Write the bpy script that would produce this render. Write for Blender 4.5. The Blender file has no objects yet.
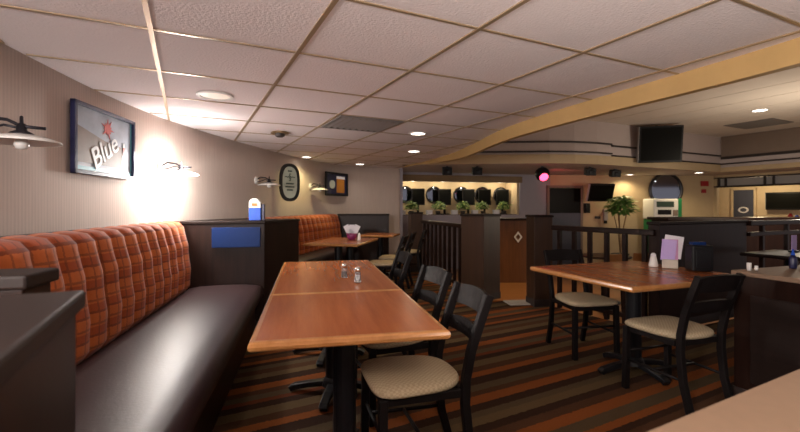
import bpy, bmesh, math, random
from mathutils import Vector, Matrix
R = math.radians
C = bpy.context.scene.collection
CAMZ = 1.25
F = 429.0

# ------------------------------------------------------------------ materials
def mat(name, col, rough=.5, metal=0., spec=.5, bump=0., bscale=60., var=0., vscale=8., coat=0., emit=None, estr=0., trans=0., sheen=0.):
    m = bpy.data.materials.new(name); m.use_nodes = True
    nt = m.node_tree; p = nt.nodes['Principled BSDF']
    p.inputs['Base Color'].default_value = (*col, 1)
    p.inputs['Roughness'].default_value = rough
    p.inputs['Metallic'].default_value = metal
    p.inputs['Specular IOR Level'].default_value = spec
    p.inputs['Coat Weight'].default_value = coat
    p.inputs['Coat Roughness'].default_value = .12
    p.inputs['Transmission Weight'].default_value = trans
    p.inputs['Sheen Weight'].default_value = sheen
    if emit:
        p.inputs['Emission Color'].default_value = (*emit, 1)
        p.inputs['Emission Strength'].default_value = estr
    if bump or var:
        tc = nt.nodes.new('ShaderNodeTexCoord')
    if var:
        n = nt.nodes.new('ShaderNodeTexNoise'); n.inputs['Scale'].default_value = vscale; n.inputs['Detail'].default_value = 4
        nt.links.new(tc.outputs['Object'], n.inputs['Vector'])
        mx = nt.nodes.new('ShaderNodeMix'); mx.data_type = 'RGBA'
        mx.inputs[6].default_value = (*[c*(1-var) for c in col], 1)
        mx.inputs[7].default_value = (*[min(1, c*(1+var)) for c in col], 1)
        nt.links.new(n.outputs['Fac'], mx.inputs[0]); nt.links.new(mx.outputs[2], p.inputs['Base Color'])
    if bump:
        n = nt.nodes.new('ShaderNodeTexNoise'); n.inputs['Scale'].default_value = bscale; n.inputs['Detail'].default_value = 3
        nt.links.new(tc.outputs['Object'], n.inputs['Vector'])
        b = nt.nodes.new('ShaderNodeBump'); b.inputs['Strength'].default_value = bump; b.inputs['Distance'].default_value = .01
        nt.links.new(n.outputs['Fac'], b.inputs['Height']); nt.links.new(b.outputs['Normal'], p.inputs['Normal'])
    return m

def N(nt, t, **kw):
    n = nt.nodes.new(t)
    for k, v in kw.items(): setattr(n, k, v)
    return n

def math_node(nt, op, a, b=None):
    n = N(nt, 'ShaderNodeMath', operation=op)
    for i, v in enumerate((a, b)):
        if v is None: continue
        if isinstance(v, (int, float)): n.inputs[i].default_value = v
        else: nt.links.new(v, n.inputs[i])
    return n.outputs[0]

def ramp(nt, fac, stops, interp='CONSTANT'):
    r = N(nt, 'ShaderNodeValToRGB'); cr = r.color_ramp; cr.interpolation = interp
    while len(cr.elements) < len(stops): cr.elements.new(.5)
    for e, (p, c) in zip(cr.elements, stops):
        e.position = p; e.color = (*c, 1)
    nt.links.new(fac, r.inputs[0]); return r.outputs[0]

def wood(name, c1, c2, rough, axis=1, scale=1., coat=0., spec=.5):
    m = mat(name, c1, rough, coat=coat, spec=spec); nt = m.node_tree; p = nt.nodes['Principled BSDF']
    tc = N(nt, 'ShaderNodeTexCoord'); mp = N(nt, 'ShaderNodeMapping')
    s = [22*scale]*3; s[axis] = 1.6*scale
    mp.inputs['Scale'].default_value = s
    nt.links.new(tc.outputs['Object'], mp.inputs['Vector'])
    n = N(nt, 'ShaderNodeTexNoise'); n.inputs['Scale'].default_value = 1.0; n.inputs['Detail'].default_value = 6; n.inputs['Roughness'].default_value = .65
    nt.links.new(mp.outputs[0], n.inputs['Vector'])
    nt.links.new(ramp(nt, n.outputs['Fac'], [(.3, c1), (.7, c2)], 'LINEAR'), p.inputs['Base Color'])
    return m

def carpet_mat():
    m = mat('striped_carpet', (.1, .06, .04), .95, spec=.1); nt = m.node_tree; p = nt.nodes['Principled BSDF']
    tc = N(nt, 'ShaderNodeTexCoord')
    nz = N(nt, 'ShaderNodeTexNoise'); nz.inputs['Scale'].default_value = 60
    nt.links.new(tc.outputs['Object'], nz.inputs['Vector'])
    d = N(nt, 'ShaderNodeVectorMath', operation='DOT_PRODUCT'); d.inputs[1].default_value = (-.482, .876, 0)
    nt.links.new(tc.outputs['Object'], d.inputs[0])
    v = math_node(nt, 'ADD', d.outputs['Value'], math_node(nt, 'MULTIPLY', nz.outputs['Fac'], .03))
    fr = math_node(nt, 'FRACT', math_node(nt, 'DIVIDE', math_node(nt, 'SUBTRACT', v, 1.5), 2.2))
    dk = (.040, .019, .011); br = (.080, .036, .017); ol = (.092, .062, .032); tn = (.125, .082, .038); orr = (.235, .070, .017); rd = (.14, .038, .014)
    col = ramp(nt, fr, [(0, dk), (.02, orr), (.05, ol), (.09, orr), (.135, br), (.17, dk), (.20, tn), (.235, ol), (.265, dk), (.30, orr), (.34, br), (.37, ol),
                        (.41, dk), (.455, orr), (.49, br), (.53, tn), (.575, dk), (.61, rd), (.635, ol), (.67, br), (.70, orr), (.745, dk), (.79, tn), (.83, br), (.87, ol), (.905, dk), (.93, orr), (.96, br)])
    n2 = N(nt, 'ShaderNodeTexNoise'); n2.inputs['Scale'].default_value = 220; n2.inputs['Detail'].default_value = 2
    nt.links.new(tc.outputs['Object'], n2.inputs['Vector'])
    mx = N(nt, 'ShaderNodeMix', data_type='RGBA', blend_type='MULTIPLY'); mx.inputs[0].default_value = .6
    nt.links.new(col, mx.inputs[6]); nt.links.new(ramp(nt, n2.outputs['Fac'], [(.3, (.5, .5, .5)), (.7, (1.3, 1.3, 1.3))], 'LINEAR'), mx.inputs[7])
    nt.links.new(mx.outputs[2], p.inputs['Base Color'])
    b = N(nt, 'ShaderNodeBump'); b.inputs['Strength'].default_value = .5; b.inputs['Distance'].default_value = .005
    nt.links.new(n2.outputs['Fac'], b.inputs['Height']); nt.links.new(b.outputs['Normal'], p.inputs['Normal'])
    return m

def stripe_uv_mat(name, col, amp, period, rough=.75):
    m = mat(name, col, rough, spec=.25); nt = m.node_tree; p = nt.nodes['Principled BSDF']
    uv = N(nt, 'ShaderNodeTexCoord'); sp = N(nt, 'ShaderNodeSeparateXYZ'); nt.links.new(uv.outputs['UV'], sp.inputs[0])
    s = math_node(nt, 'SINE', math_node(nt, 'MULTIPLY', sp.outputs['X'], 2*math.pi/period))
    nz = N(nt, 'ShaderNodeTexNoise'); mp = N(nt, 'ShaderNodeMapping'); mp.inputs['Scale'].default_value = (45, 3, 1)
    nt.links.new(uv.outputs['UV'], mp.inputs[0]); nt.links.new(mp.outputs[0], nz.inputs['Vector']); nz.inputs['Scale'].default_value = 1
    f = math_node(nt, 'ADD', math_node(nt, 'MULTIPLY', s, .25), nz.outputs['Fac'])
    c = ramp(nt, f, [(.2, tuple(x*(1-amp) for x in col)), (.8, tuple(x*(1+amp) for x in col))], 'LINEAR')
    nt.links.new(c, p.inputs['Base Color'])
    return m

def plaid_mat():
    m = mat('orange_plaid_fabric', (.42, .11, .03), .85, spec=.2, sheen=.15); nt = m.node_tree; p = nt.nodes['Principled BSDF']
    uv = N(nt, 'ShaderNodeTexCoord'); sp = N(nt, 'ShaderNodeSeparateXYZ'); nt.links.new(uv.outputs['UV'], sp.inputs[0])
    def lines(o, per, w):
        f = math_node(nt, 'FRACT', math_node(nt, 'DIVIDE', o, per)); return math_node(nt, 'LESS_THAN', f, w)
    nz = N(nt, 'ShaderNodeTexNoise'); nz.inputs['Scale'].default_value = 90; nt.links.new(uv.outputs['UV'], nz.inputs['Vector'])
    x = math_node(nt, 'ADD', sp.outputs['X'], math_node(nt, 'MULTIPLY', nz.outputs['Fac'], .012))
    y = math_node(nt, 'ADD', sp.outputs['Y'], math_node(nt, 'MULTIPLY', nz.outputs['Fac'], .012))
    base = N(nt, 'ShaderNodeMix', data_type='RGBA'); base.inputs[6].default_value = (.50, .125, .032, 1); base.inputs[7].default_value = (.36, .075, .023, 1)
    nt.links.new(lines(y, .125, .42), base.inputs[0])
    l1 = N(nt, 'ShaderNodeMix', data_type='RGBA'); l1.inputs[7].default_value = (.075, .03, .02, 1)
    nt.links.new(base.outputs[2], l1.inputs[6])
    g = math_node(nt, 'MAXIMUM', lines(x, .055, .16), lines(y, .0625, .2))
    nt.links.new(math_node(nt, 'MULTIPLY', g, .48), l1.inputs[0])
    nt.links.new(l1.outputs[2], p.inputs['Base Color'])
    b = N(nt, 'ShaderNodeBump'); b.inputs['Strength'].default_value = .3; b.inputs['Distance'].default_value = .003
    nt.links.new(nz.outputs['Fac'], b.inputs['Height']); nt.links.new(b.outputs['Normal'], p.inputs['Normal'])
    return m

def check_mat():
    m = mat('woven_seat_fabric', (.45, .37, .24), .9, spec=.15); nt = m.node_tree; p = nt.nodes['Principled BSDF']
    tc = N(nt, 'ShaderNodeTexCoord'); ck = N(nt, 'ShaderNodeTexChecker'); ck.inputs['Scale'].default_value = 84
    ck.inputs['Color1'].default_value = (.47, .38, .25, 1); ck.inputs['Color2'].default_value = (.38, .30, .19, 1)
    nt.links.new(tc.outputs['Object'], ck.inputs['Vector']); nt.links.new(ck.outputs['Color'], p.inputs['Base Color'])
    return m

M = {}
M['carpet'] = carpet_mat()
M['tile'] = mat('ceiling_tile', (.81, .755, .765), .9, spec=.2, bump=.5, bscale=70, var=.10, vscale=120)
M['tile2'] = mat('bar_ceiling_tile', (.74, .67, .60), .9, spec=.2, bump=.25, bscale=70, var=.08, vscale=3)
M['tbar'] = mat('tan_grid_bar', (.40, .30, .19), .35, metal=.35)
M['fascia'] = mat('gold_beige_paint', (.50, .33, .13), .6, var=.08)
M['wall'] = stripe_uv_mat('beige_striped_wallpaper', (.54, .44, .385), .07, .028)
M['wallback'] = mat('grey_lilac_paint', (.36, .33, .37), .8, var=.05)
M['beige'] = mat('warm_beige_paint', (.50, .38, .23), .8, var=.06)
M['bulk'] = mat('pinkish_grey_paint', (.52, .44, .42), .8, var=.05)
M['brownpaint'] = mat('taupe_paint', (.22, .165, .13), .8, var=.06)
M['moulding'] = mat('dark_moulding', (.03, .022, .02), .5)
M['dark'] = wood('dark_espresso_wood', (.011, .005, .004), (.022, .010, .007), .34, axis=2, spec=.18)
M['cap'] = wood('espresso_cap', (.010, .006, .005), (.019, .011, .009), .5, axis=1, spec=.2)
M['walnut'] = wood('mid_brown_wood', (.030, .013, .006), (.055, .024, .011), .45, axis=2)
M['barwood'] = wood('reddish_bar_wood', (.09, .035, .013), (.15, .06, .022), .4, axis=2)
M['cherry'] = wood('cherry_laminate', (.32, .082, .021), (.43, .130, .033), .27, axis=1, scale=.8)
M['cherryedge'] = wood('oak_edge', (.40, .17, .05), (.50, .23, .08), .22, axis=1)
M['plaid'] = plaid_mat()
M['leather'] = mat('dark_brown_vinyl', (.030, .015, .016), .42, bump=.06, bscale=60, spec=.3)
M['black'] = mat('black_metal', (.008, .008, .010), .38, spec=.3)
M['blackwood'] = mat('black_lacquered_wood', (.008, .006, .006), .5, spec=.15)
M['seat'] = check_mat()
M['beigetop'] = mat('beige_laminate', (.21, .135, .085), .65, var=.08, vscale=30)
M['white'] = mat('white_enamel', (.80, .78, .74), .35)
M['opal'] = mat('lit_opal_glass', (.85, .83, .78), .3, emit=(1, .93, .82), estr=5)
M['bulb'] = mat('lit_bulb', (1, 1, 1), .3, emit=(1, .9, .75), estr=30)
M['lens'] = mat('lit_diffuser', (.9, .9, .9), .4, emit=(1, .93, .82), estr=4)
M['dimlens'] = mat('dim_diffuser', (.8, .74, .66), .4, emit=(1, .9, .75), estr=.25)
M['chrome'] = mat('chrome', (.75, .75, .75), .15, metal=1)
M['iron'] = mat('wrought_iron', (.03, .028, .035), .4, metal=.6)
M['glass'] = mat('clear_glass', (.9, .93, .95), .05, trans=.9)
M['salt'] = mat('white_salt', (.8, .8, .78), .7)
M['pepper'] = mat('black_pepper', (.06, .05, .04), .9)
M['screen'] = mat('dark_screen', (.006, .006, .005), .35, spec=.06)
M['tvbody'] = mat('black_plastic', (.008, .008, .009), .45, spec=.25)
M['grey'] = mat('grey_plastic', (.35, .34, .34), .5)
M['vent'] = mat('grey_vent', (.20, .185, .18), .6)
M['blue'] = mat('bright_blue_plastic', (.012, .09, .55), .35)
M['navy'] = mat('navy_frame', (.012, .014, .055), .3)
M['bluereflect_napkin'] = mat('blue_reflection_napkin', (.003, .022, .11), .4, spec=.2)  # colour of the painted blue reflection, shared with the napkin
M['paper'] = mat('white_paper', (.75, .73, .76), .7)
M['lilac'] = mat('lilac_card', (.50, .38, .72), .6)
M['pink'] = mat('pink_card', (.62, .30, .52), .6)
M['magenta'] = mat('dark_magenta_plastic', (.20, .02, .10), .4)
M['leaf'] = mat('green_leaf', (.09, .19, .035), .45, var=.5, vscale=6)
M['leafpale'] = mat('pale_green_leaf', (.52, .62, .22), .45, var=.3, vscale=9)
M['pot'] = mat('dark_pot', (.03, .02, .016), .5)
M['mirror'] = mat('mirror_glass', (.30, .34, .42), .06, metal=1)
M['cream'] = mat('cream_paint', (.55, .43, .28), .7, var=.1)
M['red'] = mat('alarm_red', (.35, .012, .015), .4)
M['redlens'] = mat('lit_red_lens', (.8, .05, .08), .3, emit=(1, .05, .12), estr=4)
M['doorblue'] = mat('slate_blue_door', (.055, .06, .09), .5)
M['green'] = mat('machine_green', (.01, .19, .06), .4)
M['woodfloor'] = wood('orange_wood_floor', (.22, .09, .03), (.34, .15, .05), .3, axis=0)
M['orangechair'] = mat('orange_wood', (.34, .15, .045), .4, var=.15)
M['posterart'] = mat('grey_blue_print', (.34, .37, .43), .55, var=.55, vscale=7)
M['posterbrown'] = mat('brown_print', (.21, .16, .13), .55, var=.3, vscale=9)
M['posterred'] = mat('faded_red_print', (.50, .10, .09), .4)
M['posterwhite'] = mat('white_print', (.75, .75, .75), .4)
M['teal'] = mat('teal_print', (.10, .35, .42), .4)
M['mintmirror'] = mat('pale_mint_print', (.50, .56, .46), .25, var=.15, vscale=12)
M['ink'] = mat('dark_green_ink', (.03, .06, .045), .5)
M['amber'] = mat('amber_print', (.42, .16, .02), .35, var=.25, vscale=20)
M['mat_pale'] = mat('pale_mat', (.55, .50, .42), .9, bump=.3, bscale=200)
M['goldtrim'] = mat('gold_wood_trim', (.20, .12, .05), .5, var=.2, vscale=10)

# ------------------------------------------------------------------ builders
LAST = [None]
class MB:
    def __init__(s): s.bm = bmesh.new(); s.uv = None
    def xf(s, vs, loc, rz=0, rx=0, ry=0):
        m = Matrix.Translation(loc) @ Matrix.Rotation(rz, 4, 'Z') @ Matrix.Rotation(ry, 4, 'Y') @ Matrix.Rotation(rx, 4, 'X')
        bmesh.ops.transform(s.bm, matrix=m, verts=vs)
    def box(s, c, d, rz=0, rx=0, ry=0):
        vs = bmesh.ops.create_cube(s.bm, size=1)['verts']
        bmesh.ops.scale(s.bm, vec=d, verts=vs); s.xf(vs, c, rz, rx, ry); return s
    def prism(s, pts, z0, z1):
        b = [s.bm.verts.new((x, y, z0)) for x, y in pts]; t = [s.bm.verts.new((x, y, z1)) for x, y in pts]
        n = len(pts); s.bm.faces.new(b[::-1]); s.bm.faces.new(t)
        for i in range(n): s.bm.faces.new((b[i], b[(i+1) % n], t[(i+1) % n], t[i]))
        return s
    def lathe(s, prof, n=24, c=(0, 0, 0), rx=0, ry=0, rz=0, sx=1, sy=1, hollow=False):
        rings, vs = [], []
        for r, z in prof:
            ring = [s.bm.verts.new((r*math.cos(2*math.pi*k/n)*sx, r*math.sin(2*math.pi*k/n)*sy, z)) for k in range(n)]
            rings.append(ring); vs += ring
        for a, b in zip(rings, rings[1:]):
            for k in range(n): s.bm.faces.new((a[k], a[(k+1) % n], b[(k+1) % n], b[k]))
        if hollow:
            for k in range(n): s.bm.faces.new((rings[-1][k], rings[-1][(k+1) % n], rings[0][(k+1) % n], rings[0][k]))
        else: s.bm.faces.new(rings[0][::-1]); s.bm.faces.new(rings[-1])
        s.xf(vs, c, rz, rx, ry); return s
    def tube(s, pts, r, n=8, sq=None):
        pts = [Vector(p) for p in pts]; rings = []
        rr = r if isinstance(r, (list, tuple)) else [r]*len(pts)
        prev = None
        for i, p in enumerate(pts):
            t = (pts[min(i+1, len(pts)-1)] - pts[max(i-1, 0)]).normalized()
            ref = Vector((1, 0, 0)) if abs(t.x) < .9 else Vector((0, 1, 0))
            if prev is not None: ref = prev
            a = (ref - t*ref.dot(t)).normalized(); b = t.cross(a); prev = a
            if sq:
                w, d = sq; offs = [(w, d), (-w, d), (-w, -d), (w, -d)]
                ring = [s.bm.verts.new(p + a*x + b*y) for x, y in offs]
            else:
                ring = [s.bm.verts.new(p + a*rr[i]*math.cos(2*math.pi*k/n) + b*rr[i]*math.sin(2*math.pi*k/n)) for k in range(n)]
            rings.append(ring)
        m = len(rings[0])
        for a, b in zip(rings, rings[1:]):
            for k in range(m): s.bm.faces.new((a[k], a[(k+1) % m], b[(k+1) % m], b[k]))
        s.bm.faces.new(rings[0][::-1]); s.bm.faces.new(rings[-1]); return s
    def rectring(s, cx, cy, hx, hy, prof):
        loops = []
        for d, z in prof:
            loops.append([s.bm.verts.new((cx+sx*(hx+d), cy+sy*(hy+d), z)) for sx, sy in ((-1, -1), (1, -1), (1, 1), (-1, 1))])
        L = len(loops)
        for i in range(L):
            a, b = loops[i], loops[(i+1) % L]
            for k in range(4): s.bm.faces.new((a[k], a[(k+1) % 4], b[(k+1) % 4], b[k]))
        return s
    def grid(s, fn, nu, nv, uvfn=None, closed=False):
        vs = [[s.bm.verts.new(fn(i/nu, j/nv)) for j in range(nv+1)] for i in range(nu+1)]
        uvl = s.bm.loops.layers.uv.verify() if uvfn else None
        for i in range(nu):
            for j in range(nv):
                f = s.bm.faces.new((vs[i][j], vs[i+1][j], vs[i+1][j+1], vs[i][j+1]))
                if uvl:
                    for lp, (a, b) in zip(f.loops, ((i, j), (i+1, j), (i+1, j+1), (i, j+1))): lp[uvl].uv = uvfn(a/nu, b/nv)
        return s
    def build(s, name, m, parent=None, smooth=False, bevel=0, seg=2, solid=0, subs=0):
        bmesh.ops.recalc_face_normals(s.bm, faces=s.bm.faces)
        me = bpy.data.meshes.new(name); s.bm.to_mesh(me); s.bm.free()
        me.materials.append(m)
        if smooth:
            for p in me.polygons: p.use_smooth = True
        o = bpy.data.objects.new(name, me); C.objects.link(o); LAST[0] = o
        if parent: o.parent = parent
        if solid:
            md = o.modifiers.new('thickness', 'SOLIDIFY'); md.thickness = solid; md.offset = 1
        if subs:
            md = o.modifiers.new('smooth', 'SUBSURF'); md.levels = subs; md.render_levels = subs
        if bevel:
            md = o.modifiers.new('bevel', 'BEVEL'); md.width = bevel; md.segments = seg; md.limit_method = 'ANGLE'; md.angle_limit = R(40)
        return o

def tag(o, label, cat, group=None):
    o['label'] = label; o['category'] = cat
    if group: o['group'] = group
    return o
def struct(o): o['kind'] = 'structure'; return o
def thing(name, label, cat, loc=(0, 0, 0), rz=0, group=None):
    o = bpy.data.objects.new(name, None); C.objects.link(o); o.location = loc; o.rotation_euler = (0, 0, rz)
    o.empty_display_size = .1
    return tag(o, label, cat, group)
def dup(root, loc, rz, label, group=None):
    r = root.copy(); C.objects.link(r); r.location = loc; r.rotation_euler = (0, 0, rz); r['label'] = label
    if group: r['group'] = group
    for ch in list(root.children):
        c = ch.copy(); C.objects.link(c); c.parent = r
        for g in list(ch.children):
            d = g.copy(); C.objects.link(d); d.parent = c
    return r
def text_mesh(name, body, size, m, parent, loc, rot, ext=.001, shear=0., align='CENTER'):
    cu = bpy.data.curves.new(name, 'FONT'); cu.body = body; cu.size = size; cu.extrude = ext; cu.shear = shear
    cu.align_x = align; cu.align_y = 'CENTER'; cu.offset = size*.012
    t = bpy.data.objects.new(name+'_tmp', cu); C.objects.link(t)
    bpy.context.view_layer.update()
    me = bpy.data.meshes.new_from_object(t.evaluated_get(bpy.context.evaluated_depsgraph_get()))
    bpy.data.objects.remove(t); bpy.data.curves.remove(cu)
    me.materials.clear(); me.materials.append(m)
    o = bpy.data.objects.new(name, me); C.objects.link(o); o.parent = parent; o.location = loc; o.rotation_euler = rot
    return o
def at(px, py, Y): return Vector(((px-400)/F*Y, Y, CAMZ+(207-py)/F*Y))

A_GRID = R(26.4); A_BOOTH = R(12.1); A_RIGHT = R(20); A_SECOND = R(-10.3)
v1 = Vector((math.cos(A_GRID), math.sin(A_GRID))); d1 = Vector((-v1.y, v1.x))
ub = Vector((-math.sin(A_BOOTH), math.cos(A_BOOTH))); vb = Vector((math.cos(A_BOOTH), math.sin(A_BOOTH)))
CEIL = 2.10; BARC = 2.95; SOF = 2.10; LOW = -.30

# ------------------------------------------------------------------ setting
def catmull(P, n=10):
    P = [Vector(p) for p in P]; out = []
    for i in range(len(P)-1):
        p0 = P[max(i-1, 0)]; p1 = P[i]; p2 = P[i+1]; p3 = P[min(i+2, len(P)-1)]
        for k in range(n):
            t = k/n
            out.append(.5*((2*p1)+(p2-p0)*t+(2*p0-5*p1+4*p2-p3)*t*t+(3*p1-p0-3*p2+p3)*t**3))
    out.append(P[-1]); return out
WALL = catmull([(-1.60, -1.2), (-1.72, 0), (-1.88, 1.2), (-2.06, 2.21), (-2.22, 3.17), (-2.27, 4.0), (-2.22, 4.8), (-2.06, 5.9),
                (-1.73, 7.45), (-1.18, 8.85), (-.6, 9.25), (0, 9.38)], 8)
ARC = [0]
for a, b in zip(WALL, WALL[1:]): ARC.append(ARC[-1]+(b-a).length)
def wall_at(px):
    r = (px-400)/F
    for i in range(len(WALL)-1):
        a, b = WALL[i], WALL[i+1]
        if a.y <= .3: continue
        fa, fb = a.x-r*a.y, b.x-r*b.y
        if fa*fb <= 0:
            t = fa/(fa-fb); p = a.lerp(b, t); tg = (b-a).normalized()
            return p, tg, Vector((tg.y, -tg.x))
def wall_x(y):
    for a, b in zip(WALL, WALL[1:]):
        if a.y <= y <= b.y: return a.x+(b.x-a.x)*(y-a.y)/(b.y-a.y)

nW = len(WALL)-1
w = MB(); w.grid(lambda u, v: (*WALL[round(u*nW)], v*CEIL), nW, 6, lambda u, v: (ARC[round(u*nW)], v*CEIL))
o = struct(w.build('wall_left', M['wall'], smooth=True)); md = o.modifiers.new('thickness', 'SOLIDIFY'); md.thickness = .08; md.offset = -1
# make sure the thickness grows away from the room
if o.data.polygons[0].normal.x < 0: md.offset = -1 if False else 1; o.data.flip_normals(); md.offset = -1

BEAM = catmull([(2.75, -1.2), (2.45, .2), (2.2, 1.3), (2.0, 2.145), (1.794, 2.70), (1.545, 3.315), (1.27, 4.1), (1.10, 4.8), (.98, 5.8), (.80, 6.9), (.42, 8.1), (0.12, 8.75), (0.04, 9.38)], 5)
cp = [tuple(p) for p in WALL] + [tuple(p) for p in reversed(BEAM)]
ceil = struct(MB().prism(cp, CEIL, CEIL+.06).build('ceiling', M['tile']))
# hanging grid bars, clipped to the ceiling outline
def inside(p):
    c = False
    for i in range(len(cp)):
        (x1, y1), (x2, y2) = cp[i], cp[i-1]
        if (y1 > p[1]) != (y2 > p[1]) and p[0] < (x2-x1)*(p[1]-y1)/(y2-y1)+x1: c = not c
    return c
def clip_line(o0, dirn):
    run = []; out = []
    for k in range(-300, 700):
        p = o0 + dirn*(k*.02)
        if inside(p): run.append(p)
        elif run:
            out.append((run[0], run[-1])); run = []
    if run: out.append((run[0], run[-1]))
    return [(a, b) for a, b in out if (b-a).length > .06]
g = MB()
for k in range(-6, 9):
    for a, b in clip_line(v1*(-.156+.70*k), d1):
        c = (a+b)/2; g.box((c.x, c.y, CEIL-.003), ((b-a).length, .022, .008), rz=A_GRID+R(90))
for k in range(-6, 13):
    for a, b in clip_line(d1*(2.36+.70*k), v1):
        c = (a+b)/2; g.box((c.x, c.y, CEIL-.0025), ((b-a).length, .017, .006), rz=A_GRID)
g.build('ceiling_grid', M['tbar'], ceil)
# curved fascia beam at the edge of the low ceiling
def ribbon(P, th):
    L = []; Rr = []
    for i, p in enumerate(P):
        t = (P[min(i+1, len(P)-1)]-P[max(i-1, 0)]).normalized(); n = Vector((t.y, -t.x))
        L.append(p); Rr.append(p+n*th)
    return [tuple(p) for p in L]+[tuple(p) for p in reversed(Rr)]
bb = BEAM[:-4]; rb = ribbon(bb, .06); nb_ = len(bb)
m_ = MB()
def drop(p): return CEIL-.13+.105*max(0, min(1, (p.y-6.2)/2.3))
lo = [m_.bm.verts.new((rb[i][0], rb[i][1], drop(bb[i] if i < nb_ else bb[2*nb_-1-i]))) for i in range(2*nb_)]
hi = [m_.bm.verts.new((*rb[i], BARC)) for i in range(2*nb_)]
for i in range(2*nb_): m_.bm.faces.new((lo[i], lo[(i+1) % (2*nb_)], hi[(i+1) % (2*nb_)], hi[i]))
for i in range(nb_-1):
    m_.bm.faces.new((lo[i], lo[i+1], lo[2*nb_-2-i], lo[2*nb_-1-i])); m_.bm.faces.new((hi[i], hi[i+1], hi[2*nb_-2-i], hi[2*nb_-1-i]))
struct(m_.build('trim_1', M['fascia']))

# floors
PLAT = [(-2.6, -1.2), (4.6, -1.2), (7.2, 6.5), (4.2, 5.02), (2.59, 4.24), (1.9, 5.45), (1.66, 5.62), (1.3, 5.75), (1.05, 5.7), (.40, 8.6), (.05, 9.6), (-2.6, 9.6)]
struct(MB().prism(PLAT, -.30, 0).build('floor', M['carpet']))
struct(MB().box((6, 6, LOW-.05), (18, 18, .1)).build('floor_bar', M['woodfloor']))

# bar ceiling, bulkhead
c2 = struct(MB().prism([(-2.4, -1.2), (13, -1.2), (13, 14), (-2.4, 14)], BARC, BARC+.06).build('ceiling_bar', M['tile2']))
g = MB()
for k in range(-2, 20):
    c = v1*(.35+.7*k)+d1*3; g.box((c.x, c.y, BARC-.001), (16, .016, .005), rz=A_GRID+R(90))
g.build('ceiling_grid', M['tile2'], c2)
cor = Vector((3.9, 8.5))+v1*4.35
endp = cor - d1*6.2
FRONT = [(.05, 8.62), (1.5, 8.42), (2.9, 8.32), (3.4, 8.36), (3.9, 8.5), tuple(cor), tuple(endp)]
bk = struct(MB().prism(FRONT+[(13.5, endp.y), (13.5, 14), (.05, 14)], SOF, BARC).build('wall_bulkhead', M['bulk']))
fr = [Vector(p) for p in FRONT]
def strip(name, pts, z0, z1, th, m):
    MB().prism(ribbon(pts, th), z0, z1).build(name, m, bk)
cut = [fr[4], fr[4]+v1*.42]
strip('lower_band', fr[:5]+[fr[4]+v1*4.3], SOF-.005, SOF+.17, .03, M['beige'])
strip('moulding', fr[:5]+[cut[1]], SOF+.21, SOF+.24, .035, M['moulding'])
strip('moulding', fr[:5]+[cut[1]], SOF+.40, SOF+.43, .035, M['moulding'])
strip('moulding', [cut[1], fr[5]-v1*.05], SOF+.17, SOF+.20, .04, M['moulding'])
strip('moulding', [cut[1], fr[5]-v1*.05], SOF+.37, SOF+.40, .04, M['moulding'])
q0 = fr[5]-d1*.03-v1*.0; q1 = fr[6]
strip('upper_band', [q0, q1], SOF+.36, BARC-.01, .03, M['brownpaint'])
strip('moulding', [q0, q1], SOF+.30, SOF+.36, .045, M['moulding'])
strip('moulding', [q0, q1], SOF+.17, SOF+.20, .045, M['moulding'])
strip('lower_band', [q0, q1], SOF-.005, SOF+.10, .05, M['beige'])

# back wall with the lit alcove
WB = thing('wall_back', 'x', 'x', (0, 10.4, 0), math.atan2(.8, 3.13)); del WB['label']; del WB['category']; struct(WB)
NL = 3.23
m_ = MB().box((NL/2, .06, .35), (NL, .12, 1.42-.02))
m_.box((NL/2, .06, 1.99), (NL, .12, .22)); m_.box((NL+.45, .06, .9), (.9, .12, 2.4))
m_.box((.02, .35, 1.5), (.08, .6, .9))
m_.build('wall_face', M['wallback'], WB)
MB().box((NL/2, .70, 1.5), (NL+.2, .08, 1.0)).build('alcove_wall', M['cream'], WB)
MB().box((NL-.02, .35, 1.5), (.08, .6, .9)).build('alcove_side', M['cream'], WB)
MB().box((NL/2, .35, 1.98), (NL, .6, .06)).build('alcove_top', M['cream'], WB)
MB().box((NL/2, .38, 1.04), (NL, .62, .04)).build('alcove_shelf', M['walnut'], WB)
MB().box((NL/2, -.02, 1.96), (NL+.1, .05, .16)).build('alcove_header', M['goldtrim'], WB, bevel=.01)
struct(MB().prism([(-.02, 9.40), (.06, 9.40), (.06, 10.44), (-.02, 10.44)], LOW, SOF).build('wall_return', M['wallback']))
def wallseg(name, p, q, m, th=.12):
    p, q = Vector(p), Vector(q); t = (q-p).normalized(); n = Vector((-t.y, t.x))
    return struct(MB().prism([tuple(p), tuple(q), tuple(q+n*th), tuple(p+n*th)], LOW, SOF).build(name, m))
wallseg('wall_bar', (3.95, 11.42), (8.55, 11.62), M['beige'])
# right-hand wall with the servery opening and the room behind it
WR = thing('wall_right', 'x', 'x', (8.5, 11.6, 0), R(-63.6)); del WR['label']; del WR['category']; struct(WR)
m_ = MB().box((2.2, .06, .30), (4.6, .12, 1.2)); m_.box((2.2, .06, 2.07), (4.6, .12, .06)); m_.box((-.02, .06, .9), (.16, .12, 2.4))
m_.build('wall_face', M['beige'], WR)
m_ = MB().box((2.2, .03, 2.02), (4.5, .06, .035)); m_.box((2.2, .03, 1.79), (4.5, .06, .045))
for x in (.1, .26, 1.12, 1.30, 2.2, 2.4): m_.box((x, .03, 1.9), (.035, .06, .25))
m_.build('transom_bars', M['moulding'], WR)
MB().box((2.2, .07, 1.9), (4.5, .02, .2)).build('transom_panel', M['grey'], WR)
RB = struct(MB().box((1.3, 2.56, .9), (6.5, .12, 2.4)).box((-1.9, 1.3, .9), (.1, 2.5, 2.4)).build('wall_servery', M['cream'], None))
RB.location = (8.5, 11.6, 0); RB.rotation_euler = (0, 0, R(-63.6))
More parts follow.
